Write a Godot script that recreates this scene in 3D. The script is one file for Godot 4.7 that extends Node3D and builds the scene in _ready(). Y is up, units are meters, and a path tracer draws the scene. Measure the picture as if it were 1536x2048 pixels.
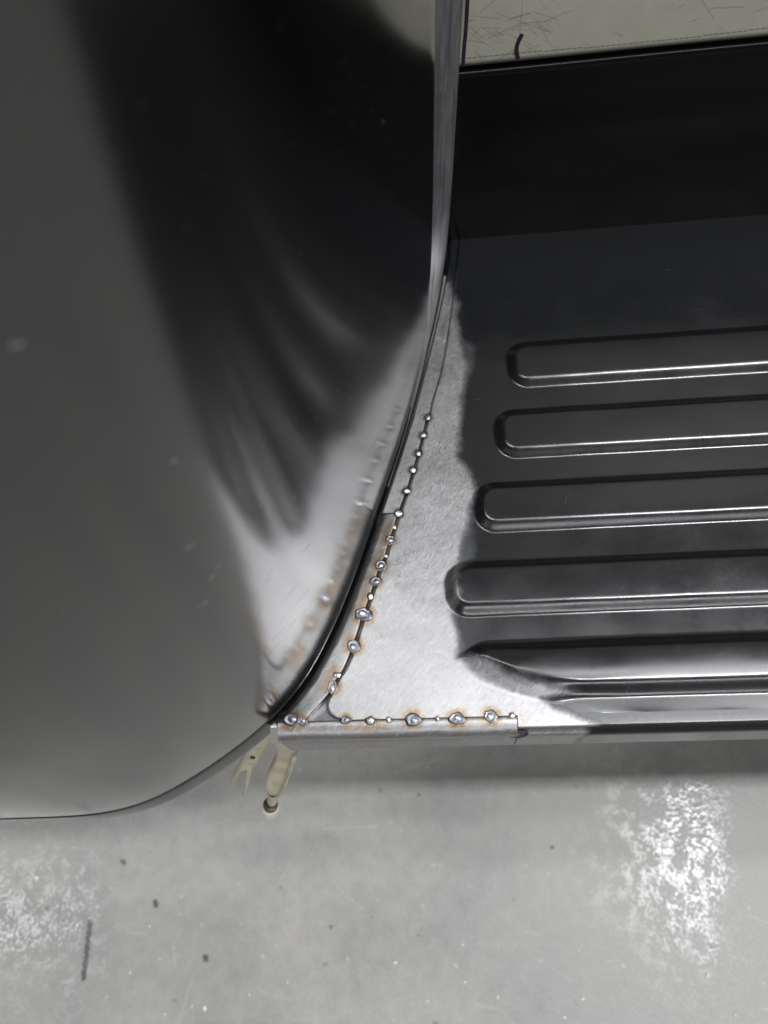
extends Node3D
# A freshly tack-welded running board meeting a black-primed fender, seen from above.
# x runs along the vehicle, z points outward (away from the body), y is up; the board's deck is at y = DECK.

const DECK := 0.30
const APRON_Z := -0.352
const GAP := 0.0015
const SEAM_Z := -0.0613          # joint between the deck and its outer edge
const SLIT_Z := -0.2201          # where the cut in the deck starts
const FILLER_Z := -0.1632        # where the welded-in filler strip starts
const CRACK_X := 0.0285          # end of the welded-in edge strip

var rng := RandomNumberGenerator.new()
var noise := FastNoiseLite.new()

# plan outlines (x, z) on the deck plane
var fender_edge := [Vector2(0.0145, -0.3700), Vector2(0.0112, -0.3438), Vector2(0.0079, -0.3191), Vector2(0.0015, -0.2883), Vector2(-0.0063, -0.2541), Vector2(-0.0148, -0.2199), Vector2(-0.0228, -0.1929), Vector2(-0.0317, -0.1653), Vector2(-0.0405, -0.1381), Vector2(-0.0481, -0.1164), Vector2(-0.0567, -0.0958), Vector2(-0.0659, -0.0785), Vector2(-0.0735, -0.0686), Vector2(-0.0800, -0.0621), Vector2(-0.0896, -0.0541), Vector2(-0.1024, -0.0451), Vector2(-0.1213, -0.0335), Vector2(-0.1381, -0.0263), Vector2(-0.1578, -0.0234), Vector2(-0.1757, -0.0227), Vector2(-0.1985, -0.0226), Vector2(-0.23, -0.0230), Vector2(-0.28, -0.025), Vector2(-0.34, -0.03), Vector2(-0.42, -0.042)]
var seam := [Vector2(0.0233, -0.3778), Vector2(0.0179, -0.3430), Vector2(0.0148, -0.3184), Vector2(0.0102, -0.2874), Vector2(0.0040, -0.2533), Vector2(-0.0045, -0.2201), Vector2(-0.0076, -0.2090), Vector2(-0.0106, -0.1976), Vector2(-0.0135, -0.1878), Vector2(-0.0172, -0.1755), Vector2(-0.0214, -0.1627), Vector2(-0.0236, -0.1553), Vector2(-0.0260, -0.1482), Vector2(-0.0283, -0.1397), Vector2(-0.0308, -0.1347), Vector2(-0.0333, -0.1265), Vector2(-0.0358, -0.1189), Vector2(-0.0391, -0.1100), Vector2(-0.0435, -0.0948), Vector2(-0.0475, -0.0848), Vector2(-0.0529, -0.0758)]
var filler_end := [Vector2(-0.0529, -0.0758), Vector2(-0.0575, -0.0699), Vector2(-0.0626, -0.0643), Vector2(-0.0660, -0.0600)]
var corner := [Vector2(-0.0529, -0.0758), Vector2(-0.0552, -0.0708), Vector2(-0.0559, -0.0676), Vector2(-0.0546, -0.0645), Vector2(-0.0512, -0.0622), Vector2(-0.0450, -0.0610)]
# every tack weld: x, z, width
var tacks := [[-0.0045, -0.2201, 0.0022], [-0.0076, -0.2090, 0.0021], [-0.0106, -0.1976, 0.0021], [-0.0135, -0.1878, 0.0024], [-0.0172, -0.1755, 0.0023], [-0.0214, -0.1627, 0.0028], [-0.0236, -0.1553, 0.0020], [-0.0260, -0.1482, 0.0055], [-0.0283, -0.1397, 0.0020], [-0.0308, -0.1347, 0.0064], [-0.0333, -0.1265, 0.0059], [-0.0358, -0.1189, 0.0031], [-0.0391, -0.1100, 0.0081], [-0.0435, -0.0948, 0.0070], [-0.0512, -0.0813, 0.0028], [-0.0529, -0.0758, 0.0060], [-0.0715, -0.0617, 0.0068], [-0.0661, -0.0611, 0.0041], [-0.0467, -0.0613, 0.0045], [-0.0360, -0.0606, 0.0033], [-0.0277, -0.0608, 0.0020], [-0.0169, -0.0607, 0.0066], [-0.0061, -0.0608, 0.0018], [0.0024, -0.0606, 0.0065], [0.0172, -0.0611, 0.0061], [0.0263, -0.0613, 0.0022]]
# outline of the paint-free, sanded steel
var bare := [Vector2(-0.03, -0.3193), Vector2(0.0114, -0.3163), Vector2(0.0129, -0.3105), Vector2(0.0164, -0.3003), Vector2(0.0141, -0.2894), Vector2(0.0153, -0.2750), Vector2(0.0179, -0.2567), Vector2(0.0170, -0.2415), Vector2(0.0142, -0.2269), Vector2(0.0121, -0.2083), Vector2(0.0100, -0.1947), Vector2(0.0167, -0.1852), Vector2(0.0179, -0.1754), Vector2(0.0164, -0.1654), Vector2(0.0142, -0.1571), Vector2(0.0101, -0.1434), Vector2(0.0062, -0.1306), Vector2(0.0050, -0.1240), Vector2(0.0072, -0.1190), Vector2(0.0060, -0.1150), Vector2(0.0036, -0.1110), Vector2(0.0036, -0.1060), Vector2(0.0051, -0.0935), Vector2(0.0040, -0.0880), Vector2(0.0120, -0.0882), Vector2(0.0190, -0.0852), Vector2(0.0255, -0.0800), Vector2(0.0330, -0.0765), Vector2(0.0440, -0.0728), Vector2(0.0570, -0.0705), Vector2(0.0400, -0.0682), Vector2(0.0450, -0.0642), Vector2(0.0548, -0.0607), Vector2(0.0641, -0.0561), Vector2(0.0583, -0.0512), Vector2(0.0545, -0.02), Vector2(-0.14, -0.02), Vector2(-0.14, -0.3193)]
# ribs: end x, centre z, half width, height, transition width
var ribs := [[0.0435, -0.2513, 0.0128, 0.0032, 0.0060, 0.0085], [0.0331, -0.2064, 0.0124, 0.0032, 0.0060, 0.0085], [0.0195, -0.1636, 0.0111, 0.0032, 0.0060, 0.0080], [0.0030, -0.1208, 0.0109, 0.0034, 0.0062, 0.0085], [0.0040, -0.0815, 0.0100, 0.0044, 0.0072, 0.008]]


# ---------------------------------------------------------------- helpers

func spline(pts: Array, t: float) -> Vector2:
	var i := clampi(int(floor(t)), 0, pts.size() - 2)
	var f := t - i
	var p0: Vector2 = pts[maxi(i - 1, 0)]
	var p1: Vector2 = pts[i]
	var p2: Vector2 = pts[i + 1]
	var p3: Vector2 = pts[mini(i + 2, pts.size() - 1)]
	return p1.cubic_interpolate(p2, p0, p3, f)


func x_at(pts: Array, z: float) -> float:
	for i in pts.size() - 1:
		var a: Vector2 = pts[i]
		var b: Vector2 = pts[i + 1]
		if z <= b.y or i == pts.size() - 2:
			var f := clampf((z - a.y) / (b.y - a.y), 0.0, 1.0)
			return spline(pts, i + f).x
	return 0.0


func grid(rows: Array, uv_of: Callable, flip := false) -> ArrayMesh:
	var nr := rows.size()
	var nc: int = rows[0].size()
	var v := PackedVector3Array()
	var n := PackedVector3Array()
	var uv := PackedVector2Array()
	v.resize(nr * nc)
	n.resize(nr * nc)
	uv.resize(nr * nc)
	for j in nr:
		var row: PackedVector3Array = rows[j]
		var up: PackedVector3Array = rows[maxi(j - 1, 0)]
		var dn: PackedVector3Array = rows[mini(j + 1, nr - 1)]
		for i in nc:
			var p := row[i]
			v[j * nc + i] = p
			var du := row[mini(i + 1, nc - 1)] - row[maxi(i - 1, 0)]
			var dv := dn[i] - up[i]
			var nn := dv.cross(du)
			if flip:
				nn = -nn
			n[j * nc + i] = nn.normalized() if nn.length_squared() > 1e-20 else Vector3.UP
			uv[j * nc + i] = uv_of.call(p, i, j)
	var idx := PackedInt32Array()
	for j in nr - 1:
		for i in nc - 1:
			var a := j * nc + i
			if flip:
				idx.append_array([a, a + nc, a + 1, a + 1, a + nc, a + nc + 1])
			else:
				idx.append_array([a, a + 1, a + nc, a + 1, a + nc + 1, a + nc])
	var arr := []
	arr.resize(Mesh.ARRAY_MAX)
	arr[Mesh.ARRAY_VERTEX] = v
	arr[Mesh.ARRAY_NORMAL] = n
	arr[Mesh.ARRAY_TEX_UV] = uv
	arr[Mesh.ARRAY_INDEX] = idx
	var m := ArrayMesh.new()
	m.add_surface_from_arrays(Mesh.PRIMITIVE_TRIANGLES, arr)
	return m


func join(meshes: Array) -> ArrayMesh:
	var st := SurfaceTool.new()
	st.begin(Mesh.PRIMITIVE_TRIANGLES)
	for m in meshes:
		for s in m.get_surface_count():
			st.append_from(m, s, Transform3D.IDENTITY)
	return st.commit()


func no_uv(p: Vector3, _i: int, _j: int) -> Vector2:
	return Vector2(p.x, p.z)


func part(called: String, mesh: Mesh, mat: Material, parent: Node, label := "") -> MeshInstance3D:
	var o := MeshInstance3D.new()
	o.name = called
	o.mesh = mesh
	o.material_override = mat
	parent.add_child(o, true)
	if label:
		o.set_meta("label", label)
	return o


func thing(called: String, label: String, category: String, at: Vector3, group := "") -> Node3D:
	var o := Node3D.new()
	o.name = called
	add_child(o, true)
	o.position = at
	o.set_meta("label", label)
	o.set_meta("category", category)
	if group:
		o.set_meta("group", group)
	return o


func lin(r: float, g: float, b: float) -> Color:
	return Color(r, g, b).linear_to_srgb()


func mat(color: Color, rough: float, metal := 0.0, spec := 0.5) -> StandardMaterial3D:
	var m := StandardMaterial3D.new()
	m.albedo_color = color
	m.roughness = rough
	m.metallic = metal
	m.metallic_specular = spec
	return m


func sm(a: float, b: float, x: float) -> float:
	var t := clampf((x - a) / (b - a), 0.0, 1.0)
	return t * t * (3.0 - 2.0 * t)


func noise_bytes(w: int, h: int, freq: float, seed_: int, octaves := 3) -> PackedByteArray:
	var f := FastNoiseLite.new()
	f.seed = seed_
	f.frequency = freq
	f.noise_type = FastNoiseLite.TYPE_SIMPLEX_SMOOTH
	f.fractal_octaves = octaves
	return f.get_image(w, h, false, false, true).get_data()


# ---------------------------------------------------------------- the deck's relief

func rib_height(x: float, z: float) -> float:
	var y := 0.0
	for k in ribs.size():
		var r: Array = ribs[k]
		var dz: float = z - r[1]
		if absf(dz) > r[2] + 0.016:
			continue
		var xe: float = r[0]
		var w: float = r[4]
		if k == 4:
			xe += 0.0060 + maxf(0.0, dz + 0.006) * 1.5
			w += 0.0210 * (1.0 - sm(0.012, 0.060, x)) * sm(-0.012, 0.002, dz)
		var rad: float = r[5]
		var qx := -(x - xe) + rad
		var qz: float = absf(dz) - r[2] + rad
		var d := Vector2(maxf(qx, 0.0), maxf(qz, 0.0)).length() + minf(maxf(qx, qz), 0.0) - rad
		var t := clampf(0.5 - d / w, 0.0, 1.0)
		var e := t * t * (3.0 - 2.0 * t)
		e = lerpf(e, 1.0 - (1.0 - t) * (1.0 - t), 0.45 if k < 4 else 0.45 * sm(0.03, 0.08, x))
		# a crown, slightly domed across
		var dome: float = 1.0 - pow(dz / (r[2] + 0.003), 2.0)
		var crown := 0.30 if k == 4 else 0.10
		y += r[3] * e * (1.0 - crown + crown * dome)
	return y


func deck_y(x: float, z: float) -> float:
	var y := rib_height(x, z)
	# shallow oil-canning left by the heat and by the hammer
	y += 0.00022 * noise.get_noise_2d(x * 900.0, z * 900.0)
	var near := sm(0.03, -0.02, x)
	y += 0.00006 * near * noise.get_noise_2d(x * 3600.0 + 77.0, z * 3600.0)
	return y


func roll(d: float, r: float) -> float:
	if d >= r:
		return 0.0
	var q := r - maxf(d, 0.0)
	return -(r - sqrt(maxf(r * r - q * q, 0.0)))


func deck_uv(p: Vector3, _i: int, _j: int) -> Vector2:
	var u := (p.x + 0.12) / 0.40
	if u > 1.0:
		u = 2.0 - u
	return Vector2(u, clampf((p.z + 0.36) / 0.325, 0.002, 0.998))


func edge_uv(p: Vector3, i: int, j: int) -> Vector2:
	return deck_uv(Vector3(p.x, 0.0, p.z - minf(p.y, 0.0)), i, j)


func deck_textures() -> Array:
	var w := 1280
	var h := 1040
	# distance to the edge of the bare steel, coarse, then enlarged
	var cw := 320
	var ch := 260
	var field := PackedFloat32Array()
	field.resize(cw * ch)
	var poly := PackedVector2Array(bare)
	for j in ch:
		for i in cw:
			var p := Vector2(-0.12 + (i + 0.5) / cw * 0.40, -0.36 + (j + 0.5) / ch * 0.325)
			if p.x > 0.085:
				field[j * cw + i] = -0.02
				continue
			var best := 1.0
			for k in poly.size():
				var q := Geometry2D.get_closest_point_to_segment(p, poly[k], poly[(k + 1) % poly.size()])
				best = minf(best, p.distance_squared_to(q))
			best = sqrt(best)
			field[j * cw + i] = best if Geometry2D.is_point_in_polygon(p, poly) else -best
	var fi := Image.create_from_data(cw, ch, false, Image.FORMAT_RF, field.to_byte_array())
	fi.resize(w, h, Image.INTERPOLATE_CUBIC)
	field = fi.get_data().to_float32_array()
	# sanding marks: short strokes
	var brush := PackedFloat32Array()
	brush.resize(w * h)
	for k in 80000:
		var x := rng.randf() * w * 0.56
		var y := 100.0 + rng.randf() * (h - 100.0)
		var a := -0.85 + rng.randfn(0.0, 0.30)
		if rng.randf() < 0.25:
			a = rng.randf() * PI
		var n := int(rng.randf_range(3, 13))
		var s := rng.randfn(0.0, 0.36)
		var bend := rng.randfn(0.0, 0.006)
		for q in n:
			var xi := int(x)
			var yi := int(y)
			if xi >= 0 and yi >= 0 and xi < w and yi < h:
				brush[yi * w + xi] += s
			x += cos(a)
			y += sin(a)
			a += bend
	var n1 := noise_bytes(w, h, 0.012, 11)
	var n2 := noise_bytes(w, h, 0.09, 12, 2)
	var n3 := noise_bytes(w, h, 0.004, 13)
	# heat tint round the welds
	var tint := PackedFloat32Array()
	tint.resize(w * h)
	var soot := PackedFloat32Array()
	soot.resize(w * h)
	for k in tacks.size():
		var t: Array = tacks[k]
		var r: float = t[2] * 0.5
		var reach := r * (1.9 if r > 0.0018 else 2.6)
		if k < 6:
			reach = 0.0040
		var ci := int((t[0] + 0.12) / 0.40 * w)
		var cj := int((t[1] + 0.36) / 0.325 * h)
		var pr := int(reach / 0.0003125) + 2
		for j in range(cj - pr, cj + pr + 1):
			for i in range(ci - pr, ci + pr + 1):
				var d := Vector2(i - ci, j - cj).length() * 0.0003125
				d *= 1.0 + 0.35 * (n2[j * w + i] / 255.0 - 0.5)
				var f := 1.0 - sm(r * 0.9, reach, d)
				if k < 6:
					soot[j * w + i] = maxf(soot[j * w + i], f * 0.85)
				elif r > 0.0018:
					tint[j * w + i] = maxf(tint[j * w + i], f)
				else:
					tint[j * w + i] = maxf(tint[j * w + i], f * 0.5)
	# a patchy wider bloom on the welded-in pieces, and the brown line left along the edge
	for k in range(6, tacks.size()):
		var t: Array = tacks[k]
		var ci := int((t[0] + 0.12) / 0.40 * w)
		var cj := int((t[1] + 0.36) / 0.325 * h)
		for j in range(cj - 30, mini(cj + 31, h)):
			for i in range(ci - 30, ci + 31):
				var d := Vector2(i - ci, j - cj).length()
				var side := 1.0
				if k < 16:
					side = sm(0.002, -0.001, -0.12 + 0.40 * i / w - x_at(seam, -0.36 + 0.325 * j / h))
				else:
					side = sm(-0.002, 0.001, -0.36 + 0.325 * j / h - SEAM_Z)
				var f := (1.0 - sm(6.0, 30.0, d)) * sm(-0.1, 0.25, n1[j * w + i] / 255.0 - 0.5) * side * 0.75
				tint[j * w + i] = maxf(tint[j * w + i], f)
	for i in range(140, int((CRACK_X + 0.12) / 0.40 * w)):
		for q in 12:
			var j := int((SEAM_Z + 0.36 + 0.0105) / 0.325 * h) + q - 6
			var f := (1.0 - absf(q - 6) / 6.0) * sm(-0.2, 0.3, n1[j * w + i] / 255.0 - 0.5)
			tint[j * w + i] = maxf(tint[j * w + i], f * 0.8)
	# dust and lint on the paint
	var specks := PackedFloat32Array()
	specks.resize(w * h)
	for k in 900:
		var x := rng.randf_range(400, w - 4)
		var y := rng.randf_range(120, h - 60)
		var s := rng.randf_range(8.0, 46.0) * rng.randf()
		var n := 1 + int(pow(rng.randf(), 6.0) * 26.0)
		var a := rng.randf() * TAU
		for q in n:
			specks[clampi(int(y), 0, h - 1) * w + clampi(int(x), 0, w - 1)] = s
			x += cos(a)
			y += sin(a)
			a += rng.randfn(0.0, 0.06)
	var col := PackedByteArray()
	col.resize(w * h * 3)
	var orm := PackedByteArray()
	orm.resize(w * h * 3)
	var hgt := PackedByteArray()
	hgt.resize(w * h)
	for p in w * h:
		var a := n1[p] / 255.0 - 0.5
		var b := n2[p] / 255.0 - 0.5
		var c := n3[p] / 255.0 - 0.5
		var br := clampf(brush[p], -1.2, 1.2)
		var d := field[p] + a * 0.0030 + b * 0.0007 + br * 0.0004
		var m := sm(-0.0028, 0.0030, d)
		# a thin half-sanded border where the primer still shows through
		var half := sm(-0.0065, -0.001, d + c * 0.020 - 0.003) * (1.0 - m)
		var steel := 164.0 + 30.0 * br + 10.0 * a + 8.0 * c
		var dust := maxf(0.0, a * 0.5 + c * 0.5 + b * 0.4) * 9.0
		var e := 19.0 + dust + 30.0 * half + specks[p]
		var tr := tint[p]
		var so := soot[p]
		var dark := 1.0 - 0.72 * so
		col[p * 3] = clampi(int(lerpf(e, (steel + 1.0 - 22.0 * tr) * dark, m)), 0, 255)
		col[p * 3 + 1] = clampi(int(lerpf(e + 1.0, (steel - 40.0 * tr) * dark, m)), 0, 255)
		col[p * 3 + 2] = clampi(int(lerpf(e + 3.0, (steel + 1.0 - 66.0 * tr) * dark, m)), 0, 255)
		orm[p * 3] = 255
		orm[p * 3 + 1] = clampi(int(255.0 * lerpf(0.23 + 0.06 * a + 0.05 * c + 0.14 * half + 0.04 * b, 0.46 + 0.08 * br + 0.05 * a, m)), 0, 255)
		orm[p * 3 + 2] = clampi(int(255.0 * (m * (1.0 - 0.3 * so))), 0, 255)
		hgt[p] = clampi(int(128.0 + m * (br * 46.0 + b * 8.0) + (1.0 - m) * b * 10.0), 0, 255)
	var out := []
	for im in [Image.create_from_data(w, h, false, Image.FORMAT_RGB8, col), Image.create_from_data(w, h, false, Image.FORMAT_RGB8, orm), Image.create_from_data(w, h, false, Image.FORMAT_L8, hgt)]:
		out.append(ImageTexture.create_from_image(im))
	return out


func skirt(line: PackedVector3Array, depth: float, flip := false) -> ArrayMesh:
	var rows := []
	for k in 3:
		var r := PackedVector3Array()
		for p in line:
			r.append(p - Vector3(0, depth * k / 2.0, 0))
		rows.append(r)
	return grid(rows, deck_uv, flip)


func build_running_board() -> void:
	var board := thing("running_board", "black ribbed steel running board with a sanded bare metal corner", "running board", Vector3(0, DECK, 0))
	var tex := deck_textures()
	var m := ORMMaterial3D.new()
	m.albedo_texture = tex[0]
	m.orm_texture = tex[1]
	m.heightmap_enabled = true
	m.heightmap_texture = tex[2]
	m.heightmap_scale = 0.007
	m.metallic_specular = 0.62

	# rows of the deck, finer across the ribs
	var zs := PackedFloat32Array()
	var z := APRON_Z
	while z < SEAM_Z:
		zs.append(z)
		z += 0.0014 if z < -0.272 else 0.0006
	zs.append(SEAM_Z)

	var main_rows := []
	var lip_rows := []
	var filler_rows := []
	for zz in zs:
		var cut := 0.00042 if zz > SLIT_Z else 0.0
		if zz > FILLER_Z:
			cut = 0.0003
		var xs := x_at(seam, zz)
		var left := xs + cut
		if zz > -0.0758:
			left = x_at(corner, zz)
		var row := PackedVector3Array()
		for i in 126:
			var x := left + i * 0.0009 * (1.0 if i < 4 else 1.0)
			row.append(Vector3(x, deck_y(x, zz) + roll((x - left), 0.0006), zz))
		var x0 := row[125].x
		for i in 24:
			var x := lerpf(x0, 0.5, (i + 1) / 24.0)
			row.append(Vector3(x, deck_y(x, zz), zz))
		main_rows.append(row)
		var edge := x_at(fender_edge, zz)
		if zz < FILLER_Z:
			var g := edge + GAP
			var lip := PackedVector3Array()
			lip.append(Vector3(g, -0.012, zz))
			for i in 25:
				var x := lerpf(g, xs - cut, pow(i / 24.0, 1.7))
				lip.append(Vector3(x, deck_y(x, zz) + roll(x - g, 0.0015), zz))
			lip_rows.append(lip)
		else:
			var g := edge + 0.0012
			var right := xs - cut
			if zz > -0.0758:
				right = x_at(filler_end, zz)
			var f := PackedVector3Array()
			f.append(Vector3(g, -0.016, zz))
			for i in 21:
				var x := lerpf(g, right, pow(i / 20.0, 1.6))
				f.append(Vector3(x, deck_y(x, zz) + roll(x - g, 0.0042) * 0.9 - 0.0005 + 0.0007 * sm(0.0, right - g, x - g), zz))
			f.append(Vector3(right, -0.003, zz))
			filler_rows.append(f)
	var left_line := PackedVector3Array()
	var slit_line := PackedVector3Array()
	for r in main_rows:
		left_line.append(r[0])
	for r in lip_rows:
		slit_line.append(r[r.size() - 1])
	var end_rows := []
	var last: PackedVector3Array = lip_rows[lip_rows.size() - 1]
	part("deck_panel", join([grid(main_rows, deck_uv), skirt(left_line, 0.006), grid(lip_rows, deck_uv), skirt(slit_line, 0.006), skirt(last, 0.004)]), m, board)
	part("filler_strip", join([grid(filler_rows, deck_uv), skirt(filler_rows[0], 0.003)]), m, board, "narrow curved filler strip tacked in along the fender")

	# outer edge: a rolled top, then an upright skirt
	for side in 2:
		var a := -0.0775 if side == 0 else CRACK_X + 0.0002
		var b := CRACK_X - 0.0002 if side == 0 else 0.5
		var prof := []
		if side == 0:
			prof.append(Vector2(SEAM_Z - 0.0001, -0.0020))
			prof.append(Vector2(SEAM_Z, -0.0004))
			prof.append(Vector2(SEAM_Z + 0.0005, -0.0002))
			for k in 12:
				var t := k / 11.0 * PI * 0.5
				prof.append(Vector2(SEAM_Z + 0.0016 + 0.0062 * sin(t), -0.0050 + 0.0050 * cos(t)))
			prof.append(Vector2(SEAM_Z + 0.0079, -0.0072))
			prof.append(Vector2(SEAM_Z + 0.0073, -0.0084))
			prof.append(Vector2(SEAM_Z + 0.0074, -0.0094))
			prof.append(Vector2(SEAM_Z + 0.0078, -0.0110))
			prof.append(Vector2(SEAM_Z + 0.0078, -0.0300))
		else:
			prof.append(Vector2(SEAM_Z, 0.0))
			prof.append(Vector2(SEAM_Z + 0.0020, 0.0))
			for k in 6:
				var t := k / 5.0 * PI * 0.5
				prof.append(Vector2(SEAM_Z + 0.0044 + 0.0010 * sin(t), -0.0010 + 0.0010 * cos(t)))
			prof.append(Vector2(SEAM_Z + 0.0052, -0.0022))
			prof.append(Vector2(SEAM_Z + 0.0050, -0.0042))
			prof.append(Vector2(SEAM_Z + 0.0054, -0.0056))
			prof.append(Vector2(SEAM_Z + 0.0068, -0.0062))
			prof.append(Vector2(SEAM_Z + 0.0076, -0.0072))
			prof.append(Vector2(SEAM_Z + 0.0078, -0.0090))
			prof.append(Vector2(SEAM_Z + 0.0078, -0.0150))
			prof.append(Vector2(SEAM_Z + 0.0078, -0.0300))
		for k in 6:
			var t := (k + 1) / 6.0 * PI * 0.5
			prof.append(Vector2(SEAM_Z + 0.0078 - 0.003 + 0.003 * cos(t), -0.0300 - 0.003 * sin(t)))
		prof.append(Vector2(SEAM_Z - 0.006, -0.0330))
		var rows := []
		for q in prof:
			var r := PackedVector3Array()
			for i in 121:
				var x := lerpf(a, b, pow(i / 120.0, 1.0 if side == 0 else 1.8))
				var wob := (0.00016 if side == 0 else 0.00004) * noise.get_noise_2d(x * 1500.0, q.y * 4000.0 + side * 50.0)
				r.append(Vector3(x, q.y + wob, q.x + wob))
			rows.append(r)
		var face := grid(rows, edge_uv)
		if side == 0:
			# the inner leg of the strip, seen through the open corner
			var leg := []
			for k in 6:
				var r := PackedVector3Array()
				for i in 9:
					r.append(Vector3(lerpf(-0.0655, -0.0400, i / 8.0), -0.0060 + 0.004 * k / 5.0, SEAM_Z - 0.016 + 0.016 * k / 5.0))
				leg.append(r)
			face = join([face, grid(leg, deck_uv)])
			part("edge_strip", face, m, board, "bare welded-in length of the rolled outer edge")
		else:
			part("edge_skirt", face, m, board, "black primed rolled outer edge of the board")

	# tack welds
	var wm := mat(Color.WHITE, 0.34, 1.0)
	wm.vertex_color_use_as_albedo = true
	for k in tacks.size():
		var t: Array = tacks[k]
		var r: float = t[2] * 0.5
		var small := r < 0.0018
		var w := part("tack_weld", tack_mesh(r if not small else r * (1.65 if k < 6 else 1.3), small, k), wm, board)
		w.position = Vector3(t[0], deck_y(t[0], t[1]) - 0.00005, t[1])
	# the oxide-blued blob at the crack
	var blob := part("tack_weld", tack_mesh(0.0030, false, 60), wm, board)
	blob.position = Vector3(CRACK_X, -0.0060, SEAM_Z + 0.0072)
	blob.rotation = Vector3(1.0, 0, 0)
	blob.scale = Vector3(1.3, 0.5, 0.8)


func tack_mesh(r: float, small: bool, seed_: int) -> ArrayMesh:
	var prof := [[1.0, 0.0], [0.95, 0.06], [0.86, 0.13], [0.74, 0.16], [0.64, 0.13], [0.56, 0.12], [0.46, 0.10], [0.34, 0.13], [0.2, 0.19], [0.1, 0.20], [0.0, 0.19]]
	var cols := [Color(0.26, 0.19, 0.12), Color(0.16, 0.11, 0.10), Color(0.09, 0.08, 0.15), Color(0.10, 0.12, 0.22), Color(0.20, 0.24, 0.32), Color(0.28, 0.31, 0.35), Color(0.12, 0.12, 0.14), Color(0.28, 0.28, 0.30), Color(0.55, 0.55, 0.56), Color(0.62, 0.61, 0.60), Color(0.6, 0.6, 0.6)]
	if small:
		prof = [[1.0, 0.0], [0.97, 0.12], [0.85, 0.28], [0.65, 0.40], [0.4, 0.46], [0.2, 0.48], [0.0, 0.48]]
		cols = [Color(0.10, 0.09, 0.08), Color(0.16, 0.15, 0.14), Color(0.30, 0.29, 0.28), Color(0.48, 0.47, 0.46), Color(0.58, 0.57, 0.56), Color(0.6, 0.59, 0.58), Color(0.6, 0.59, 0.58)]
	var seg := 26
	var rg := RandomNumberGenerator.new()
	rg.seed = seed_ * 31 + 5
	var cx := rg.randf_range(-0.3, 0.3)
	var cz := rg.randf_range(-0.22, 0.22)
	var sx := rg.randf_range(0.84, 1.18)
	var hue := rg.randf()
	var st := SurfaceTool.new()
	st.begin(Mesh.PRIMITIVE_TRIANGLES)
	st.set_smooth_group(0)
	for j in prof.size():
		for i in seg:
			var a := TAU * i / seg
			var rr: float = prof[j][0]
			var wob := 1.0 + 0.22 * noise.get_noise_2d(cos(a) * 45.0 + seed_ * 40.0, sin(a) * 45.0)
			var off := (1.0 - rr)
			var y: float = prof[j][1] * (0.75 + 0.16 * noise.get_noise_2d(cos(a) * rr * 60.0 + seed_ * 9.0, sin(a) * rr * 60.0))
			var c: Color = cols[j]
			if not small:
				c = c.lerp(Color(0.30, 0.29, 0.28), 0.15 + 0.35 * hue) * (0.7 if j < 7 else 0.9)
				c = c.lerp(Color(0.40, 0.30, 0.20), 0.3 * maxf(0.0, noise.get_noise_2d(cos(a) * 70.0 + seed_ * 13.0, sin(a) * 70.0 + 9.0)) * (1.0 if j < 6 else 0.0))
			st.set_color(c)
			st.add_vertex(Vector3(r * (rr * cos(a) * sx * wob + cx * off), r * y, r * (rr * sin(a) / sx * wob + cz * off)))
	for j in prof.size() - 1:
		for i in seg:
			var a := j * seg + i
			var b := j * seg + (i + 1) % seg
			for q in [a, a + seg, b, b, a + seg, b + seg]:
				st.add_index(q)
	st.generate_normals()
	return st.commit()


# ---------------------------------------------------------------- fender

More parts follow.
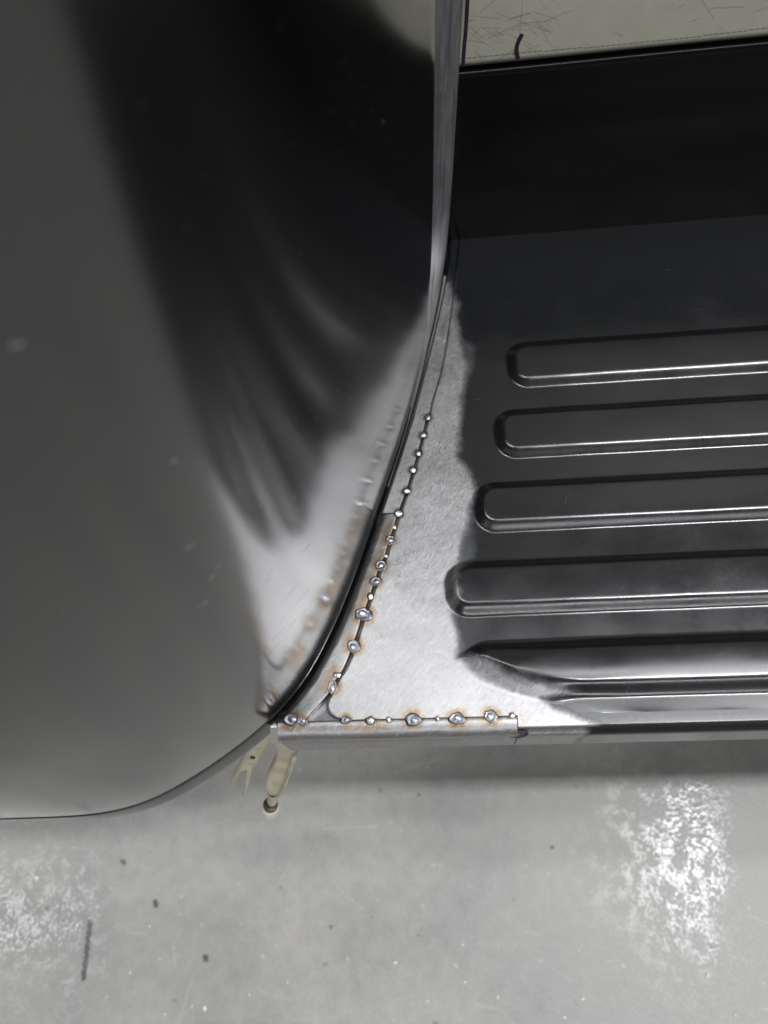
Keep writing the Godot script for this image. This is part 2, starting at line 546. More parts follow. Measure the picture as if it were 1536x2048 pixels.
func build_fender() -> void:
	var fender := thing("fender", "glossy black primed fender wall curving round the end of the board", "fender", Vector3(0, DECK, 0))
	# the plan curve, resampled evenly and smoothed
	var dense := PackedVector2Array()
	var total := (fender_edge.size() - 1) * 24
	for k in total + 1:
		dense.append(spline(fender_edge, k / 24.0))
	var step := 0.003
	var line := PackedVector2Array([dense[0]])
	var acc := 0.0
	for k in range(1, dense.size()):
		var d := dense[k].distance_to(dense[k - 1])
		while acc + d >= step:
			var f := (step - acc) / d
			var p := dense[k - 1].lerp(dense[k], f)
			line.append(p)
			dense[k - 1] = p
			d = dense[k].distance_to(p)
			acc = 0.0
		acc += d
	for it in 30:
		var c := line.duplicate()
		for k in range(1, line.size() - 1):
			c[k] = line[k] * 0.5 + (line[k - 1] + line[k + 1]) * 0.25
		line = c
	var rows := []
	var first := -1
	for k in range(1, line.size() - 1):
		if line[k].y < APRON_Z + 0.010:
			continue
		if first < 0:
			first = k
		var s := (k - first) * step
		var t := (line[k + 1] - line[k - 1]).normalized()
		var n := Vector2(t.y, -t.x)
		rows.append(fender_row(line[k], n, s))
	var m := mat(lin(0.002, 0.002, 0.0022), 0.15, 0.0, 0.66)
	var wall_rows := []
	var foot_rows := []
	for r in rows:
		wall_rows.append(r.slice(FOOT))
		foot_rows.append(r.slice(0, FOOT + 1))
	part("fender_wall", grid(wall_rows, func(p, _i, j): return Vector2(j * step / 0.6, p.y / 0.45), true), fender_material(), fender)
	part("foot_flange", grid(foot_rows, no_uv, true), m, fender)
	# rolled edge: down the apron, then sweeping out along the foot
	var outer := PackedVector3Array()
	var inner := PackedVector3Array()
	for j in 130:
		var y := 0.40 - j * 0.003
		outer.append(Vector3(0.0128 + 0.064 * y, y, APRON_Z + 0.0020))
		inner.append(Vector3(-0.0046 + fender_lean(0.0, y), y, APRON_Z + 0.0105))
	for k in range(first, first + 56):
		var t := (line[k + 1] - line[k - 1]).normalized()
		var n := Vector2(t.y, -t.x)
		var s := (k - first) * step
		var w := lerpf(0.0165, 0.0006, sm(0.0, 0.09, s)) + 0.0010
		outer.append(Vector3(line[k].x + n.x * 0.0003, 0.0004 - 0.003 * sm(0.05, 0.16, s), line[k].y + n.y * 0.0003))
		inner.append(Vector3(line[k].x - n.x * w, 0.0075 - 0.008 * sm(0.05, 0.16, s), line[k].y - n.y * w))
	for it in 60:
		for l in 2:
			var c := (outer if l == 0 else inner).duplicate()
			var src: PackedVector3Array = outer if l == 0 else inner
			for k in range(1, src.size() - 1):
				c[k] = src[k] * 0.5 + (src[k - 1] + src[k + 1]) * 0.25
			if l == 0:
				outer = c
			else:
				inner = c
	var roll_rows := []
	for k in outer.size():
		var o := outer[k]
		var i := inner[k]
		var along := (outer[mini(k + 1, outer.size() - 1)] - outer[maxi(k - 1, 0)]).normalized()
		var up := along.cross(i - o).normalized()
		if up.dot(Vector3(0.3, 0.6, 0.7)) < 0.0:
			up = -up
		var wd := o.distance_to(i)
		var r := PackedVector3Array([o - up * 0.006, o - up * 0.002])
		for q in 15:
			var f := q / 14.0
			r.append(o.lerp(i, f) + up * (sin(pow(f, 0.7) * PI) * 0.16 * wd - 0.0012 * f))
		roll_rows.append(r)
	part("rolled_edge", grid(roll_rows, func(_p, i, j): return Vector2(i * 0.055, j * 0.02)), scuffed_material(), fender, "dull scuffed rolled edge of the fender against the dark apron")


# how the wall leans and bellies, and where its foot ends
const FOOT := 20          # profile points below the wall proper


func fender_material() -> StandardMaterial3D:
	# black primer; scratches given as (distance along the foot, height) pairs
	var w := 2048
	var h := 1024
	var im := Image.create(w, h, false, Image.FORMAT_RGB8)
	im.fill(lin(0.002, 0.002, 0.0022))
	var ro := Image.create(w, h, false, Image.FORMAT_L8)
	ro.fill(Color(0.19, 0.19, 0.19))
	var pale := [[0.3404, 0.0139, 0.3547, 0.0154], [0.3421, 0.0120, 0.3503, 0.0170], [0.3460, 0.0108, 0.3577, 0.0070], [0.3460, 0.0165, 0.3519, 0.0185], [0.3482, 0.0082, 0.3545, 0.0065], [0.3500, 0.0100, 0.3600, 0.0040], [0.2745, 0.1572, 0.2763, 0.1579], [0.2814, 0.1290, 0.2840, 0.1292], [0.2777, 0.2383, 0.2759, 0.2379], [0.2751, 0.1376, 0.2770, 0.1375], [0.2724, 0.1397, 0.2739, 0.1397], [0.1505, 0.1916, 0.1496, 0.1905], [0.2672, 0.1893, 0.2660, 0.1880]]
	var dark := [[0.2413, 0.0930, 0.2467, 0.0957], [0.2526, 0.0829, 0.2617, 0.0846], [0.2505, 0.0683, 0.2606, 0.0735], [0.2516, 0.0551, 0.2573, 0.0583], [0.2673, 0.0675, 0.2738, 0.0699], [0.2615, 0.0758, 0.2678, 0.0751], [0.2721, 0.0617, 0.2786, 0.0635], [0.2623, 0.0628, 0.2672, 0.0628], [0.2622, 0.1079, 0.2645, 0.1086], [0.2715, 0.0960, 0.2759, 0.0938], [0.2597, 0.1111, 0.2624, 0.1107], [0.2829, 0.0542, 0.2801, 0.0747], [0.1679, 0.0588, 0.1860, 0.0665]]
	for set_ in 2:
		for q in (pale if set_ == 0 else dark):
			var a := Vector2(q[0] / 0.6 * w, q[1] / 0.45 * h)
			var b := Vector2(q[2] / 0.6 * w, q[3] / 0.45 * h)
			var n := int(a.distance_to(b) * 1.5) + 2
			for k in n:
				if rng.randf() < 0.3:
					continue
				var p := a.lerp(b, k / float(n - 1)) + Vector2(0, 0.4 * sin(k * 0.3))
				for dy in (2 if set_ == 0 else 1):
					var x := clampi(int(p.x), 0, w - 1)
					var y := clampi(int(p.y) + dy, 0, h - 1)
					if set_ == 0:
						im.set_pixel(x, y, lin(0.20, 0.20, 0.20))
					ro.set_pixel(x, y, Color(0.5, 0.5, 0.5))
	for k in 420:
		var x := rng.randi_range(300, w - 400)
		var y := rng.randi_range(4, h - 300)
		im.set_pixel(x, y, lin(0.10, 0.10, 0.10))
		ro.set_pixel(x, y, Color(0.7, 0.7, 0.7))
	var m := mat(Color.WHITE, 1.0, 0.0, 0.66)
	m.albedo_texture = ImageTexture.create_from_image(im)
	m.roughness_texture = ImageTexture.create_from_image(ro)
	m.texture_repeat = false
	m.clearcoat_enabled = true
	m.clearcoat = 0.9
	m.clearcoat_roughness = 0.17
	return m


func scuffed_material() -> StandardMaterial3D:
	# primer rubbed down to dull steel, streaked along its length
	var im := Image.create(256, 256, false, Image.FORMAT_RGB8)
	var nb := noise_bytes(256, 256, 0.02, 91)
	var streak := FastNoiseLite.new()
	streak.seed = 92
	streak.frequency = 0.15
	for y in 256:
		for x in 256:
			var f := streak.get_noise_2d(x, y * 0.06) * 0.5 + (nb[y * 256 + x] / 255.0 - 0.5) * 0.5
			var g := clampf(0.20 + 0.22 * f, 0.02, 1.0)
			im.set_pixel(x, y, lin(g, g, g * 1.03))
	var m := mat(Color.WHITE, 0.62, 0.6, 0.4)
	m.albedo_texture = ImageTexture.create_from_image(im)
	return m


# how the wall leans and bellies, every 0.08 m along its foot
const LEAN := [0.066, 0.1345, 0.1044, 0.1024, 0.045, 0.08, 0.08]
const BELLY := [-0.20, -0.60, -0.4426, -0.5111, -0.5672, -0.617, -0.652]


func knots(v: Array, s: float) -> float:
	var t := clampf(s / 0.08, 0.0, 5.9999)
	var i := int(t)
	return cubic_interpolate(v[i], v[i + 1], v[maxi(i - 1, 0)], v[mini(i + 2, 6)], t - i)


func fender_lean(s: float, y: float) -> float:
	var a := knots(LEAN, s)
	var b := knots(BELLY, s)
	var q := minf(y, 0.27)
	var dents := 0.0014 * sm(0.26, 0.36, s) * noise.get_noise_2d(s * 330.0 + 40.0, y * 300.0)
	return a * q + b * q * q + 1.268 * q * q * q + 0.06 * (y - q) + dents


func fender_row(e: Vector2, n: Vector2, s: float) -> PackedVector3Array:
	var w := lerpf(0.0165, 0.0006, sm(0.0, 0.09, s))
	var fr := minf(w * 0.6, 0.006)
	var prof := [Vector2(-0.005, -0.0185), Vector2(-0.002, -0.018), Vector2(-0.0006, -0.0165), Vector2(0.0, -0.014), Vector2(0.0, -0.009), Vector2(0.0, -0.005)]
	for k in 5:
		var a := (k + 1) / 5.0 * PI * 0.5
		var r0 := minf(0.003, w * 0.5)
		prof.append(Vector2(-r0 + r0 * cos(a), -0.0040 + 0.0036 * sin(a)))
	for k in 4:
		var f := (k + 1) / 4.0
		prof.append(Vector2(lerpf(-minf(0.003, w * 0.5), -w + fr, f), -0.0004 + 0.0005 * f))
	for k in 7:
		var a := (k + 1) / 7.0 * PI * 0.5
		prof.append(Vector2(-w + fr - fr * sin(a), 0.0001 + fr * (1.0 - cos(a))))
	for k in 50:
		var y := fr + 0.001 + pow((k + 1) / 50.0, 1.4) * 0.42
		prof.append(Vector2(-w, y))
	var r := PackedVector3Array()
	for q in prof:
		var off: float = q.x + fender_lean(s, maxf(q.y, 0.0))
		r.append(Vector3(e.x + n.x * off, q.y, e.y + n.y * off))
	return r


# ---------------------------------------------------------------- body side

func build_body() -> void:
	var apron := thing("splash_apron", "plain black primed upright apron behind the running board", "apron", Vector3(0, DECK, 0))
	var m := mat(lin(0.002, 0.002, 0.0026), 0.2, 0.0, 0.36)
	var prof := [Vector2(APRON_Z - 0.03, 0.0985)]
	for k in 8:
		var a := k / 7.0 * PI * 0.5
		prof.append(Vector2(APRON_Z - 0.004 + 0.004 * sin(a), 0.1005 + 0.004 * cos(a)))
	for k in 20:
		prof.append(Vector2(APRON_Z, 0.0985 - k * 0.0058))
	prof.append(Vector2(APRON_Z, -0.03))
	var rows := []
	for q in prof:
		var r := PackedVector3Array()
		for i in 61:
			var x := lerpf(-0.35, 0.55, i / 60.0)
			r.append(Vector3(x, q.y, q.x + 0.0004 * noise.get_noise_2d(x * 300.0, q.y * 400.0)))
		rows.append(r)
	part("apron_sheet", grid(rows, no_uv), m, apron)

	var body := thing("body_panel", "cream primed body panel above the apron with dark marker strokes", "body panel", Vector3(0, DECK, 0))
	var im := Image.create(1024, 256, false, Image.FORMAT_RGB8)
	im.fill(lin(0.50, 0.49, 0.40))
	var nb := noise_bytes(1024, 256, 0.02, 31)
	for y in 256:
		for x in 1024:
			var f := nb[y * 1024 + x] / 255.0 - 0.5
			im.set_pixel(x, y, lin(0.50 + 0.05 * f, 0.49 + 0.05 * f, 0.40 + 0.05 * f))
	# scuffs, u runs over 0.30 m and v over 0.10 m from the bottom edge
	for k in 70:
		var x := rng.randf_range(0.022, 0.062) if k < 46 else rng.randf_range(0.02, 0.18)
		var y := 0.118 + rng.randfn(0.006, 0.006)
		var a := rng.randfn(0.35, 0.22) if rng.randf() < 0.7 else rng.randfn(-0.25, 0.15)
		var n := int(rng.randf_range(12, 55))
		var s := rng.randf_range(0.08, 0.45)
		for q in n:
			var xi := int((x - 0.0) / 0.30 * 1024 + q * cos(a))
			var yi := int((y - 0.104) / 0.10 * 256 - q * sin(a))
			if xi >= 0 and xi < 1024 and yi >= 0 and yi < 256:
				im.set_pixel(xi, yi, im.get_pixel(xi, yi).lerp(lin(0.09, 0.09, 0.09), s))
	# the long scribed line
	for x in range(62, 1024):
		var yi := int(0.0068 / 0.10 * 256 + 1.2 * sin(x * 0.013))
		im.set_pixel(x, yi, im.get_pixel(x, yi).lerp(lin(0.05, 0.05, 0.05), 0.55 + 0.3 * sin(x * 0.7)))
	for yi in range(0, 256):
		var x := int(0.0475 / 0.30 * 1024 + yi * 0.03)
		im.set_pixel(x, yi, im.get_pixel(x, yi).lerp(lin(0.1, 0.1, 0.1), 0.35))
	var cm := mat(Color.WHITE, 0.42, 0.0, 0.5)
	cm.albedo_texture = ImageTexture.create_from_image(im)
	cm.texture_repeat = false
	rows = []
	var bp := [Vector2(APRON_Z - 0.010, 0.1075), Vector2(APRON_Z - 0.002, 0.1073)]
	for k in 6:
		var a := (k + 1) / 6.0 * PI * 0.5
		bp.append(Vector2(APRON_Z - 0.001 + 0.0025 * sin(a), 0.1098 - 0.0025 * cos(a)))
	for k in 14:
		bp.append(Vector2(APRON_Z + 0.0015, 0.112 + 0.022 * k))
	for q in bp:
		var r := PackedVector3Array()
		for i in 41:
			r.append(Vector3(lerpf(0.0185, 0.55, i / 40.0), q.y, q.x))
		rows.append(r)
	part("panel_sheet", grid(rows, func(p, _i, _j): return Vector2(clampf(p.x / 0.30, 0.0, 1.0), clampf((p.y - 0.104) / 0.10, 0.0, 1.0)), true), cm, body)
	var ink := mat(lin(0.022, 0.008, 0.028), 0.5)
	part("marker_stroke", stroke([Vector2(0.0215, 0.1075), Vector2(0.0222, 0.118), Vector2(0.0232, 0.132), Vector2(0.0262, 0.20)], 0.0009, APRON_Z + 0.0018), ink, body, "long dark marker line along the panel's edge")
	part("marker_stroke", stroke([Vector2(0.0492, 0.1200), Vector2(0.0474, 0.1160), Vector2(0.0470, 0.1125), Vector2(0.0480, 0.1085)], 0.0010, APRON_Z + 0.0018), ink, body, "short curved dark marker stroke")


func stroke(pts: Array, half: float, z: float) -> ArrayMesh:
	var rows := []
	var n := (pts.size() - 1) * 10
	for k in n + 1:
		var p := spline(pts, k / 10.0)
		var q := spline(pts, minf((k + 0.5) / 10.0, pts.size() - 1.001))
		var d := (q - spline(pts, maxf((k - 0.5) / 10.0, 0.0))).normalized()
		var o := Vector2(-d.y, d.x)
		var h := half * (1.0 + 0.12 * noise.get_noise_1d(k * 30.0))
		if k == 0 or k == n:
			h *= 0.55
		var r := PackedVector3Array()
		for e in [[-1.0, -0.0003], [-0.9, 0.0], [0.9, 0.0], [1.0, -0.0003]]:
			r.append(Vector3(p.x + o.x * h * e[0], p.y + o.y * h * e[0], z + e[1]))
		rows.append(r)
	return grid(rows, no_uv)


# ---------------------------------------------------------------- locking pliers

func plate(outline: Array, thick: float, bevel: float, offset := 0.0) -> ArrayMesh:
	# an extruded outline (across, along) with chamfered rims
	var poly := PackedVector2Array(outline)
	if Geometry2D.is_polygon_clockwise(poly):
		poly.reverse()
	var inner_all := Geometry2D.offset_polygon(poly, -bevel, Geometry2D.JOIN_MITER)
	var tri := Geometry2D.triangulate_polygon(poly)
	var st := SurfaceTool.new()
	st.begin(Mesh.PRIMITIVE_TRIANGLES)
	st.set_smooth_group(-1)
	var c := Vector2.ZERO
	for p in poly:
		c += p / poly.size()
	var shrunk := PackedVector2Array()
	for i in poly.size():
		var a := poly[(i - 1 + poly.size()) % poly.size()]
		var b := poly[(i + 1) % poly.size()]
		var t := (b - a).normalized()
		shrunk.append(poly[i] + Vector2(-t.y, t.x) * bevel)
	var h := thick * 0.5
	for f in [1.0, -1.0]:
		for k in range(0, tri.size(), 3):
			var o := [tri[k], tri[k + 1], tri[k + 2]] if f > 0 else [tri[k], tri[k + 2], tri[k + 1]]
			for q in o:
				st.add_vertex(Vector3(shrunk[q].x, shrunk[q].y, offset + f * h))
	for i in poly.size():
		var j := (i + 1) % poly.size()
		var ring := [[shrunk, h], [poly, h - bevel], [poly, -h + bevel], [shrunk, -h]]
		for k in 3:
			var pa: PackedVector2Array = ring[k][0]
			var pb: PackedVector2Array = ring[k + 1][0]
			var a := Vector3(pa[i].x, pa[i].y, offset + ring[k][1])
			var b := Vector3(pa[j].x, pa[j].y, offset + ring[k][1])
			var d := Vector3(pb[i].x, pb[i].y, offset + ring[k + 1][1])
			var e := Vector3(pb[j].x, pb[j].y, offset + ring[k + 1][1])
			for q in [a, b, d, b, e, d]:
				st.add_vertex(q)
	st.generate_normals()
	return st.commit()


func lathe(prof: Array, seg := 24, knurl := 0.0) -> ArrayMesh:
	# prof: (radius, along +y)
	var rows := []
	for q in prof:
		var r := PackedVector3Array()
		for i in seg + 1:
			var a := TAU * i / seg
			var rr: float = q.x * (1.0 - (knurl if i % 2 else 0.0))
			r.append(Vector3(rr * cos(a), q.y, rr * sin(a)))
		rows.append(r)
	return grid(rows, no_uv)


func build_pliers() -> void:
	var t := thing("locking_pliers", "pale cream locking pliers hanging below the corner of the board", "pliers", Vector3.ZERO)
	var along := Vector3(-0.25003, -0.95473, 0.16116).normalized()
	var across := Vector3(0.9633, -0.22849, 0.14088).normalized()
	t.transform = Transform3D(Basis(across, along, across.cross(along)), Vector3(-0.08204, DECK - 0.02, -0.06178))
	var m := mat(lin(0.62, 0.58, 0.43), 0.40, 0.1)
	var gi := Image.create(128, 128, false, Image.FORMAT_RGB8)
	var gb := noise_bytes(128, 128, 0.05, 71)
	for y in 128:
		for x in 128:
			var f := gb[y * 128 + x] / 255.0
			var g := lerpf(0.80, 1.0, sm(0.25, 0.6, f))
			gi.set_pixel(x, y, lin(g, g * 0.98, g * 0.95))
	m.albedo_texture = ImageTexture.create_from_image(gi)
	m.uv1_triplanar = true
	m.uv1_scale = Vector3.ONE * 6.0
	var steel := mat(lin(0.62, 0.60, 0.55), 0.22, 1.0)
	var dark := mat(lin(0.05, 0.045, 0.04), 0.4, 0.6)
	var lever := [Vector2(-0.0003, -0.004), Vector2(-0.0008, 0.0032), Vector2(-0.0028, 0.0150), Vector2(-0.0064, 0.0400), Vector2(-0.0092, 0.0590), Vector2(-0.0115, 0.0690), Vector2(-0.0150, 0.0745), Vector2(-0.0178, 0.0790), Vector2(-0.0205, 0.0960), Vector2(-0.0232, 0.1220), Vector2(-0.0250, 0.1212), Vector2(-0.0232, 0.1000), Vector2(-0.0206, 0.0830), Vector2(-0.0172, 0.0605), Vector2(-0.0136, 0.0377), Vector2(-0.0101, 0.0250), Vector2(-0.0050, 0.0070), Vector2(-0.0040, -0.004)]
	part("handle", plate(lever, 0.009, 0.0010, 0.0045), m, t)
	var release := [Vector2(-0.0112, 0.0640), Vector2(-0.0128, 0.0912), Vector2(-0.0152, 0.1310), Vector2(-0.0178, 0.1370), Vector2(-0.0166, 0.1150), Vector2(-0.0156, 0.0900), Vector2(-0.0150, 0.0700)]
	part("release_lever", plate(release, 0.006, 0.0008, 0.004), m, t)
	var body := [Vector2(0.0003, -0.004), Vector2(0.0006, 0.0068), Vector2(0.0036, 0.0220), Vector2(0.0100, 0.0336), Vector2(0.0106, 0.0400), Vector2(0.0098, 0.0560), Vector2(0.0078, 0.0947), Vector2(0.0052, 0.1160), Vector2(0.0030, 0.1220), Vector2(-0.0010, 0.1220), Vector2(-0.0036, 0.1064), Vector2(-0.0038, 0.0938), Vector2(-0.0017, 0.0704), Vector2(0.0003, 0.0558), Vector2(0.0006, 0.0400), Vector2(-0.0018, 0.0243), Vector2(-0.0025, 0.0100), Vector2(-0.0030, -0.004)]
	part("body", plate(body, 0.007, 0.0010, 0.0045), m, t)
	var rib := [Vector2(0.0086, 0.0350), Vector2(0.0112, 0.0380), Vector2(0.0102, 0.0570), Vector2(0.0083, 0.0940), Vector2(0.0058, 0.1150), Vector2(0.0044, 0.1150), Vector2(0.0064, 0.0930), Vector2(0.0080, 0.0560)]
	part("body_rib", plate(rib, 0.011, 0.0008, 0.0045), m, t)
	var jaw := [Vector2(-0.0045, -0.012), Vector2(0.0040, -0.012), Vector2(0.0042, 0.004), Vector2(0.0015, 0.010), Vector2(-0.0042, 0.009)]
	part("jaw", plate(jaw, 0.008, 0.0008, 0.0), steel, t)
	var rivet := part("rivet", lathe([Vector2(0.0, -0.0054), Vector2(0.0012, -0.0053), Vector2(0.0014, -0.0049), Vector2(0.0014, 0.0049), Vector2(0.0012, 0.0053), Vector2(0.0, 0.0054)], 14), dark, t)
	rivet.transform = Transform3D(Basis(Vector3.RIGHT, Vector3.BACK, Vector3.DOWN), Vector3(-0.0115, 0.0480, 0.0045))
	var neck := part("screw_neck", lathe([Vector2(0.0030, 0.118), Vector2(0.0030, 0.132), Vector2(0.0034, 0.136), Vector2(0.0030, 0.140)], 18), m, t)
	neck.position = Vector3(0.0012, 0.002, 0.003)
	var screw := part("adjusting_screw", lathe([Vector2(0.0, 0.1385), Vector2(0.0044, 0.1390), Vector2(0.0048, 0.1398), Vector2(0.0048, 0.1440), Vector2(0.0044, 0.1448)], 36, 0.09), dark, t)
	screw.position = Vector3(0.0006, 0.004, 0.002)
	var tip := part("screw_tip", lathe([Vector2(0.0040, 0.1440), Vector2(0.0056, 0.1452), Vector2(0.0058, 0.1465), Vector2(0.0058, 0.1590), Vector2(0.0050, 0.1620), Vector2(0.0022, 0.1630), Vector2(0.0, 0.1626)], 36, 0.05), mat(lin(0.78, 0.75, 0.66), 0.3, 0.3), t)
	tip.position = Vector3(0.0006, 0.004, 0.002)


# ---------------------------------------------------------------- floor

func build_floor() -> void:
	var w := 1024
	var h := 768
	# the texture spans x -0.46 .. 0.34 and z -0.25 .. 0.35
	var n1 := noise_bytes(w, h, 0.006, 41, 4)
	var n2 := noise_bytes(w, h, 0.05, 42, 3)
	var n3 := noise_bytes(w, h, 0.22, 43, 2)
	var cell := FastNoiseLite.new()
	cell.seed = 44
	cell.noise_type = FastNoiseLite.TYPE_CELLULAR
	cell.cellular_return_type = FastNoiseLite.RETURN_DISTANCE
	cell.frequency = 0.20
	var n4 := cell.get_image(w, h, false, false, true).get_data()
	var col := PackedByteArray()
	col.resize(w * h * 3)
	var rough := PackedByteArray()
	rough.resize(w * h)
	var hgt := PackedByteArray()
	hgt.resize(w * h)
	for j in h:
		for i in w:
			var p := j * w + i
			var x := -0.46 + i * 0.00078125
			var z := -0.25 + j * 0.00078125
			var a := n1[p] / 255.0 - 0.5
			var b := n2[p] / 255.0 - 0.5
			var c := n3[p] / 255.0 - 0.5
			# worn, sealed patches whose glaze is broken up and pebbled
			var band := (1.0 - sm(0.006, 0.062, absf(x - 0.172 + a * 0.07 + b * 0.03 + z * 0.10))) * sm(-0.13, -0.05, z + a * 0.08) * (1.0 - sm(0.00, 0.13, z + a * 0.06))
			band = maxf(band, (1.0 - sm(0.0, 0.13, Vector2((x + 0.365) * 0.9, (z - 0.03) * 1.1).length() + a * 0.09)))
			var worn := band * sm(-0.10, 0.20, b * 1.0 + c * 0.9 + a * 0.4 + (band - 0.75) * 0.5)
			var mottle := 0.5 * a + 0.35 * b + 0.22 * c
			var g := 0.292 + 0.17 * mottle + band * 0.07 * maxf(0.0, c + b)
			var warm := 0.014 * a + 0.008 * (n4[p] / 255.0 - 0.5)
			var cc := lin(g + 0.004 + warm, g, g - 0.016 - warm)
			col[p * 3] = int(cc.r * 255.0)
			col[p * 3 + 1] = int(cc.g * 255.0)
			col[p * 3 + 2] = int(cc.b * 255.0)
			rough[p] = clampi(int(255.0 * (0.50 + 0.16 * a + 0.14 * b + 0.06 * c - worn * 0.28)), 30, 255)
			hgt[p] = clampi(int(128.0 + 34.0 * b + 34.0 * c + band * ((n4[p] - 110.0) * 0.42 + 50.0 * c)), 0, 255)
	# stains, pits and scuffs that sit in the concrete
	var marks := [[-0.2912, 0.031, -0.2895, 0.068, 0.0017, 0.055], [-0.196, 0.0552, -0.1955, 0.0556, 0.0021, 0.06], [-0.2405, 0.0175, -0.2392, 0.0200, 0.0017, 0.06], [-0.1, 0.035, -0.0995, 0.0352, 0.0010, 0.10], [-0.272, -0.012, -0.270, -0.010, 0.0013, 0.09], [0.072, -0.018, 0.0722, -0.0178, 0.0012, 0.10], [-0.062, -0.062, -0.0615, -0.0615, 0.0010, 0.12], [-0.030, -0.058, -0.0295, -0.0575, 0.0009, 0.12]]
	for mk in marks:
		dab(col, w, h, mk, lin(mk[5], mk[5] * 0.95, mk[5] * 0.9), 0.85)
	for k in 40:
		var x := rng.randf_range(-0.42, 0.32)
		var z := rng.randf_range(-0.1, 0.2)
		var a := rng.randf() * PI
		var l := rng.randf_range(0.004, 0.05)
		dab(col, w, h, [x, z, x + cos(a) * l, z + sin(a) * l, rng.randf_range(0.0005, 0.0012), 0], lin(0.42, 0.41, 0.38), rng.randf_range(0.15, 0.45))
	for k in 260:
		var x := rng.randf_range(-0.44, 0.32)
		var z := rng.randf_range(-0.12, 0.3)
		var g := 0.13 if rng.randf() < 0.25 else 0.46
		dab(col, w, h, [x, z, x + rng.randf_range(-0.002, 0.002), z + 0.0005, rng.randf_range(0.0003, 0.0010), 0], lin(g, g * 0.97, g * 0.92), rng.randf_range(0.3, 0.75))
	var m := StandardMaterial3D.new()
	m.albedo_texture = ImageTexture.create_from_image(Image.create_from_data(w, h, false, Image.FORMAT_RGB8, col))
	m.roughness = 1.0
	m.roughness_texture = ImageTexture.create_from_image(Image.create_from_data(w, h, false, Image.FORMAT_L8, rough))
	m.heightmap_enabled = true
	m.heightmap_texture = ImageTexture.create_from_image(Image.create_from_data(w, h, false, Image.FORMAT_L8, hgt))
	m.heightmap_scale = 0.075
	m.metallic_specular = 0.5
	# mirrored tiles so that the sheet has no seams
	var v := PackedVector3Array()
	var uv := PackedVector2Array()
	var n := PackedVector3Array()
	var idx := PackedInt32Array()
	for tj in range(-8, 9):
		for ti in range(-6, 7):
			var base := v.size()
			for q in [[0, 0], [1, 0], [0, 1], [1, 1]]:
				v.append(Vector3(-0.46 + 0.8 * (ti + q[0]), 0.0, -0.25 + 0.6 * (tj + q[1])))
				n.append(Vector3.UP)
				uv.append(Vector2(q[0] if ti % 2 == 0 else 1 - q[0], q[1] if tj % 2 == 0 else 1 - q[1]) * 0.998 + Vector2(0.001, 0.001))
			idx.append_array([base, base + 1, base + 2, base + 1, base + 3, base + 2])
	var arr := []
	arr.resize(Mesh.ARRAY_MAX)
	arr[Mesh.ARRAY_VERTEX] = v
	arr[Mesh.ARRAY_NORMAL] = n
	arr[Mesh.ARRAY_TEX_UV] = uv
	arr[Mesh.ARRAY_INDEX] = idx
	var mesh := ArrayMesh.new()
	mesh.add_surface_from_arrays(Mesh.PRIMITIVE_TRIANGLES, arr)
	var o := part("concrete_floor", mesh, m, self)
	o.set_meta("kind", "structure")
	o.set_meta("label", "worn grey concrete workshop floor below the running board")


func dab(col: PackedByteArray, w: int, h: int, mk: Array, c: Color, alpha: float) -> void:
	var a := Vector2((mk[0] + 0.46) / 0.00078125, (mk[1] + 0.25) / 0.00078125)
	var b := Vector2((mk[2] + 0.46) / 0.00078125, (mk[3] + 0.25) / 0.00078125)
	var r: float = mk[4] / 0.00078125
	for j in range(int(minf(a.y, b.y) - r - 2), int(maxf(a.y, b.y) + r + 3)):
		for i in range(int(minf(a.x, b.x) - r - 2), int(maxf(a.x, b.x) + r + 3)):
			if i < 0 or j < 0 or i >= w or j >= h:
				continue
			var p := Vector2(i, j)
			var d := p.distance_to(Geometry2D.get_closest_point_to_segment(p, a, b))
			d += noise.get_noise_2d(i * 14.0, j * 14.0) * 1.6
			var f := (1.0 - sm(r - 0.6, r + 0.9, d)) * alpha
			if f <= 0.0:
				continue
			var q := (j * w + i) * 3
			col[q] = int(lerpf(col[q], c.r * 255.0, f))
			col[q + 1] = int(lerpf(col[q + 1], c.g * 255.0, f))
			col[q + 2] = int(lerpf(col[q + 2], c.b * 255.0, f))


func chip_mesh(seed_: int) -> ArrayMesh:
	var rg := RandomNumberGenerator.new()
	rg.seed = seed_
	var st := SurfaceTool.new()
	st.begin(Mesh.PRIMITIVE_TRIANGLES)
	st.set_smooth_group(-1)
	var n := 7
	var low := []
	var top := []
	for i in n:
		var a := TAU * i / n + rg.randf_range(-0.2, 0.2)
		var r := rg.randf_range(0.7, 1.15)
		low.append(Vector3(cos(a) * r, 0.0, sin(a) * r * 0.75))
		top.append(Vector3(cos(a) * r * 0.75, rg.randf_range(0.3, 0.6), sin(a) * r * 0.55))
	for i in n:
		var j := (i + 1) % n
		for q in [low[i], top[i], low[j], low[j], top[i], top[j], top[i], Vector3(0, 0.62, 0), top[j]]:
			st.add_vertex(q)
	st.generate_normals()
	return st.commit()


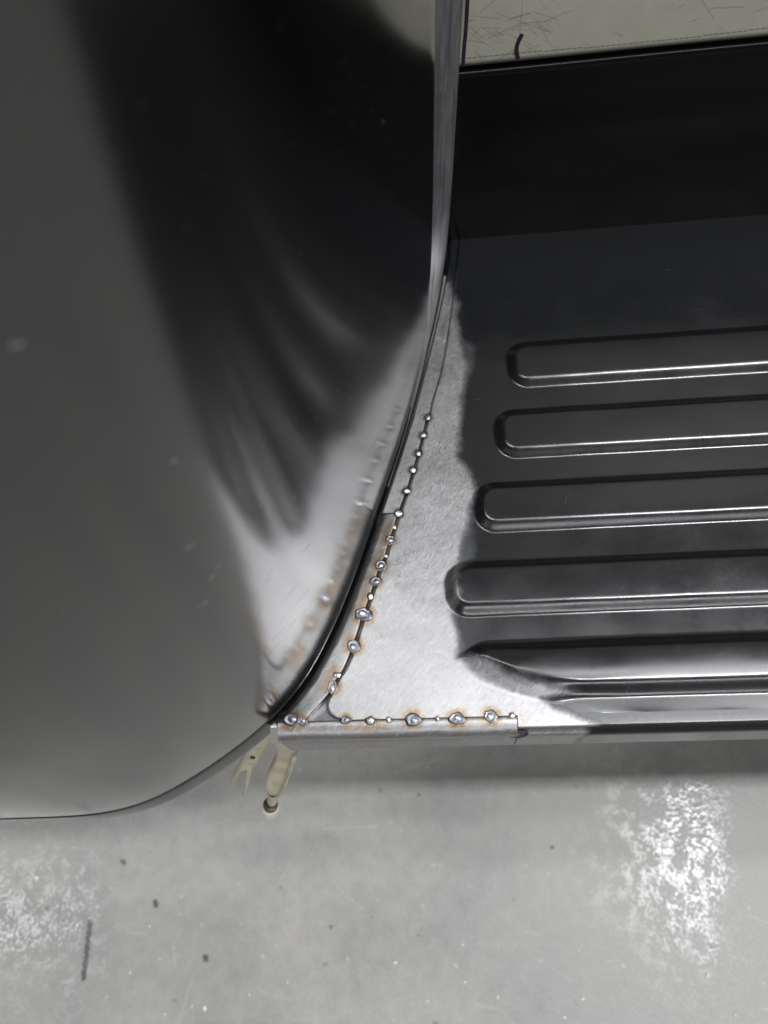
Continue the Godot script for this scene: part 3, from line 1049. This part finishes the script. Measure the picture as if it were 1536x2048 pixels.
func build_chips() -> void:
	var spots := [[-0.3416, -0.0002, 1.7], [-0.3326, -0.0073, 1.3], [-0.3032, 0.0126, 1.0], [-0.2422, 0.0346, 1.0], [-0.2311, 0.0561, 0.8], [-0.2535, 0.0649, 1.3], [-0.1925, 0.0867, 2.2], [-0.2021, 0.0858, 1.2], [-0.2225, 0.0908, 1.3], [-0.1313, 0.0710, 1.0], [-0.0509, 0.0583, 1.9], [-0.0003, 0.0472, 1.4], [0.0002, 0.0707, 1.0], [-0.0276, 0.0820, 1.4], [0.0229, 0.0797, 1.4], [0.0831, 0.0803, 1.5], [0.1724, 0.0664, 1.5], [0.1862, 0.0892, 1.3], [0.0694, 0.0913, 1.4], [-0.1591, 0.0788, 1.2]]
	var meshes := [chip_mesh(1), chip_mesh(2), chip_mesh(3), chip_mesh(4)]
	var m := mat(lin(0.62, 0.59, 0.50), 0.45)
	var m2 := mat(lin(0.70, 0.68, 0.64), 0.3)
	for k in spots.size():
		var s: Array = spots[k]
		var o := part("paint_chip", meshes[k % 4], m if k % 3 else m2, self, "tiny pale paint chip lying loose on the concrete floor")
		o.set_meta("category", "chip")
		o.set_meta("group", "paint chips scattered on the floor")
		o.position = Vector3(s[0], 0.0002, s[1])
		o.rotation.y = k * 1.9
		o.scale = Vector3.ONE * 0.0011 * s[2]


# ---------------------------------------------------------------- lamps

func build_lamp(label: String, at: Vector3, size: Vector2, energy: float) -> void:
	var t := thing("ceiling_lamp", label, "lamp", at, "batten lamps under the workshop ceiling")
	var housing := BoxMesh.new()
	housing.size = Vector3(size.x + 0.06, 0.05, size.y + 0.05)
	var hm := part("housing", housing, mat(lin(0.7, 0.7, 0.7), 0.5), t)
	hm.position = Vector3(0, 0.035, 0)
	var glow := StandardMaterial3D.new()
	glow.albedo_color = Color(0.9, 0.9, 0.9)
	glow.emission_enabled = true
	glow.emission = Color(0.985, 0.99, 1.0)
	glow.emission_energy_multiplier = 6.0
	var tube := BoxMesh.new()
	tube.size = Vector3(size.x, 0.012, size.y)
	part("diffuser", tube, glow, t)
	var l := AreaLight3D.new()
	l.name = "light"
	l.area_size = size
	l.light_energy = energy
	l.light_color = Color(0.985, 0.99, 1.0)
	l.shadow_enabled = true
	l.area_range = 12.0
	t.add_child(l)
	l.position = Vector3(0, -0.012, 0)
	l.rotation = Vector3(-PI / 2, 0, 0)


func _ready() -> void:
	rng.seed = 4711
	noise.seed = 7
	noise.frequency = 0.02
	noise.fractal_octaves = 2

	# camera: solved from the ribs, which run parallel to x at even spacing
	var cam := Camera3D.new()
	cam.name = "camera"
	add_child(cam)
	cam.transform = Transform3D(Basis(Vector3(0.99552904, -0.09408708, 0.00833926), Vector3(0.05017658, 0.45197658, -0.89061747), Vector3(0.08002645, 0.88705399, 0.45467679)), Vector3(0, DECK + 0.32, 0))
	var lens := CameraAttributesPhysical.new()
	lens.frustum_focal_length = 16.64
	lens.exposure_aperture = 5.0
	lens.frustum_focus_distance = 0.345
	cam.attributes = lens
	cam.fov = 71.6
	cam.near = 0.01
	cam.far = 60.0
	cam.current = true

	var env := Environment.new()
	env.background_mode = Environment.BG_COLOR
	env.background_color = lin(0.17, 0.17, 0.17)
	env.tonemap_mode = Environment.TONE_MAPPER_LINEAR
	env.tonemap_exposure = 1.0
	env.sdfgi_enabled = true
	env.ssao_enabled = true
	env.ssil_enabled = true
	var we := WorldEnvironment.new()
	we.name = "environment"
	we.environment = env
	add_child(we)

	build_lamp("bright batten lamp overhead right of the board", Vector3(1.05, 2.75, 0.04), Vector2(1.0, 0.12), 5.8)
	build_lamp("long batten lamp overhead left of the fender", Vector3(-2.2, 2.75, 0.10), Vector2(1.3, 0.12), 3.0)
	build_lamp("long batten lamp overhead on the body side", Vector3(0.7, 2.75, -0.45), Vector2(2.6, 0.12), 1.1)
	build_lamp("long batten lamp overhead far out from the board", Vector3(0.6, 2.75, 2.30), Vector2(3.6, 0.16), 3.6)

	build_floor()
	build_running_board()
	build_fender()
	build_body()
	build_pliers()
	build_chips()
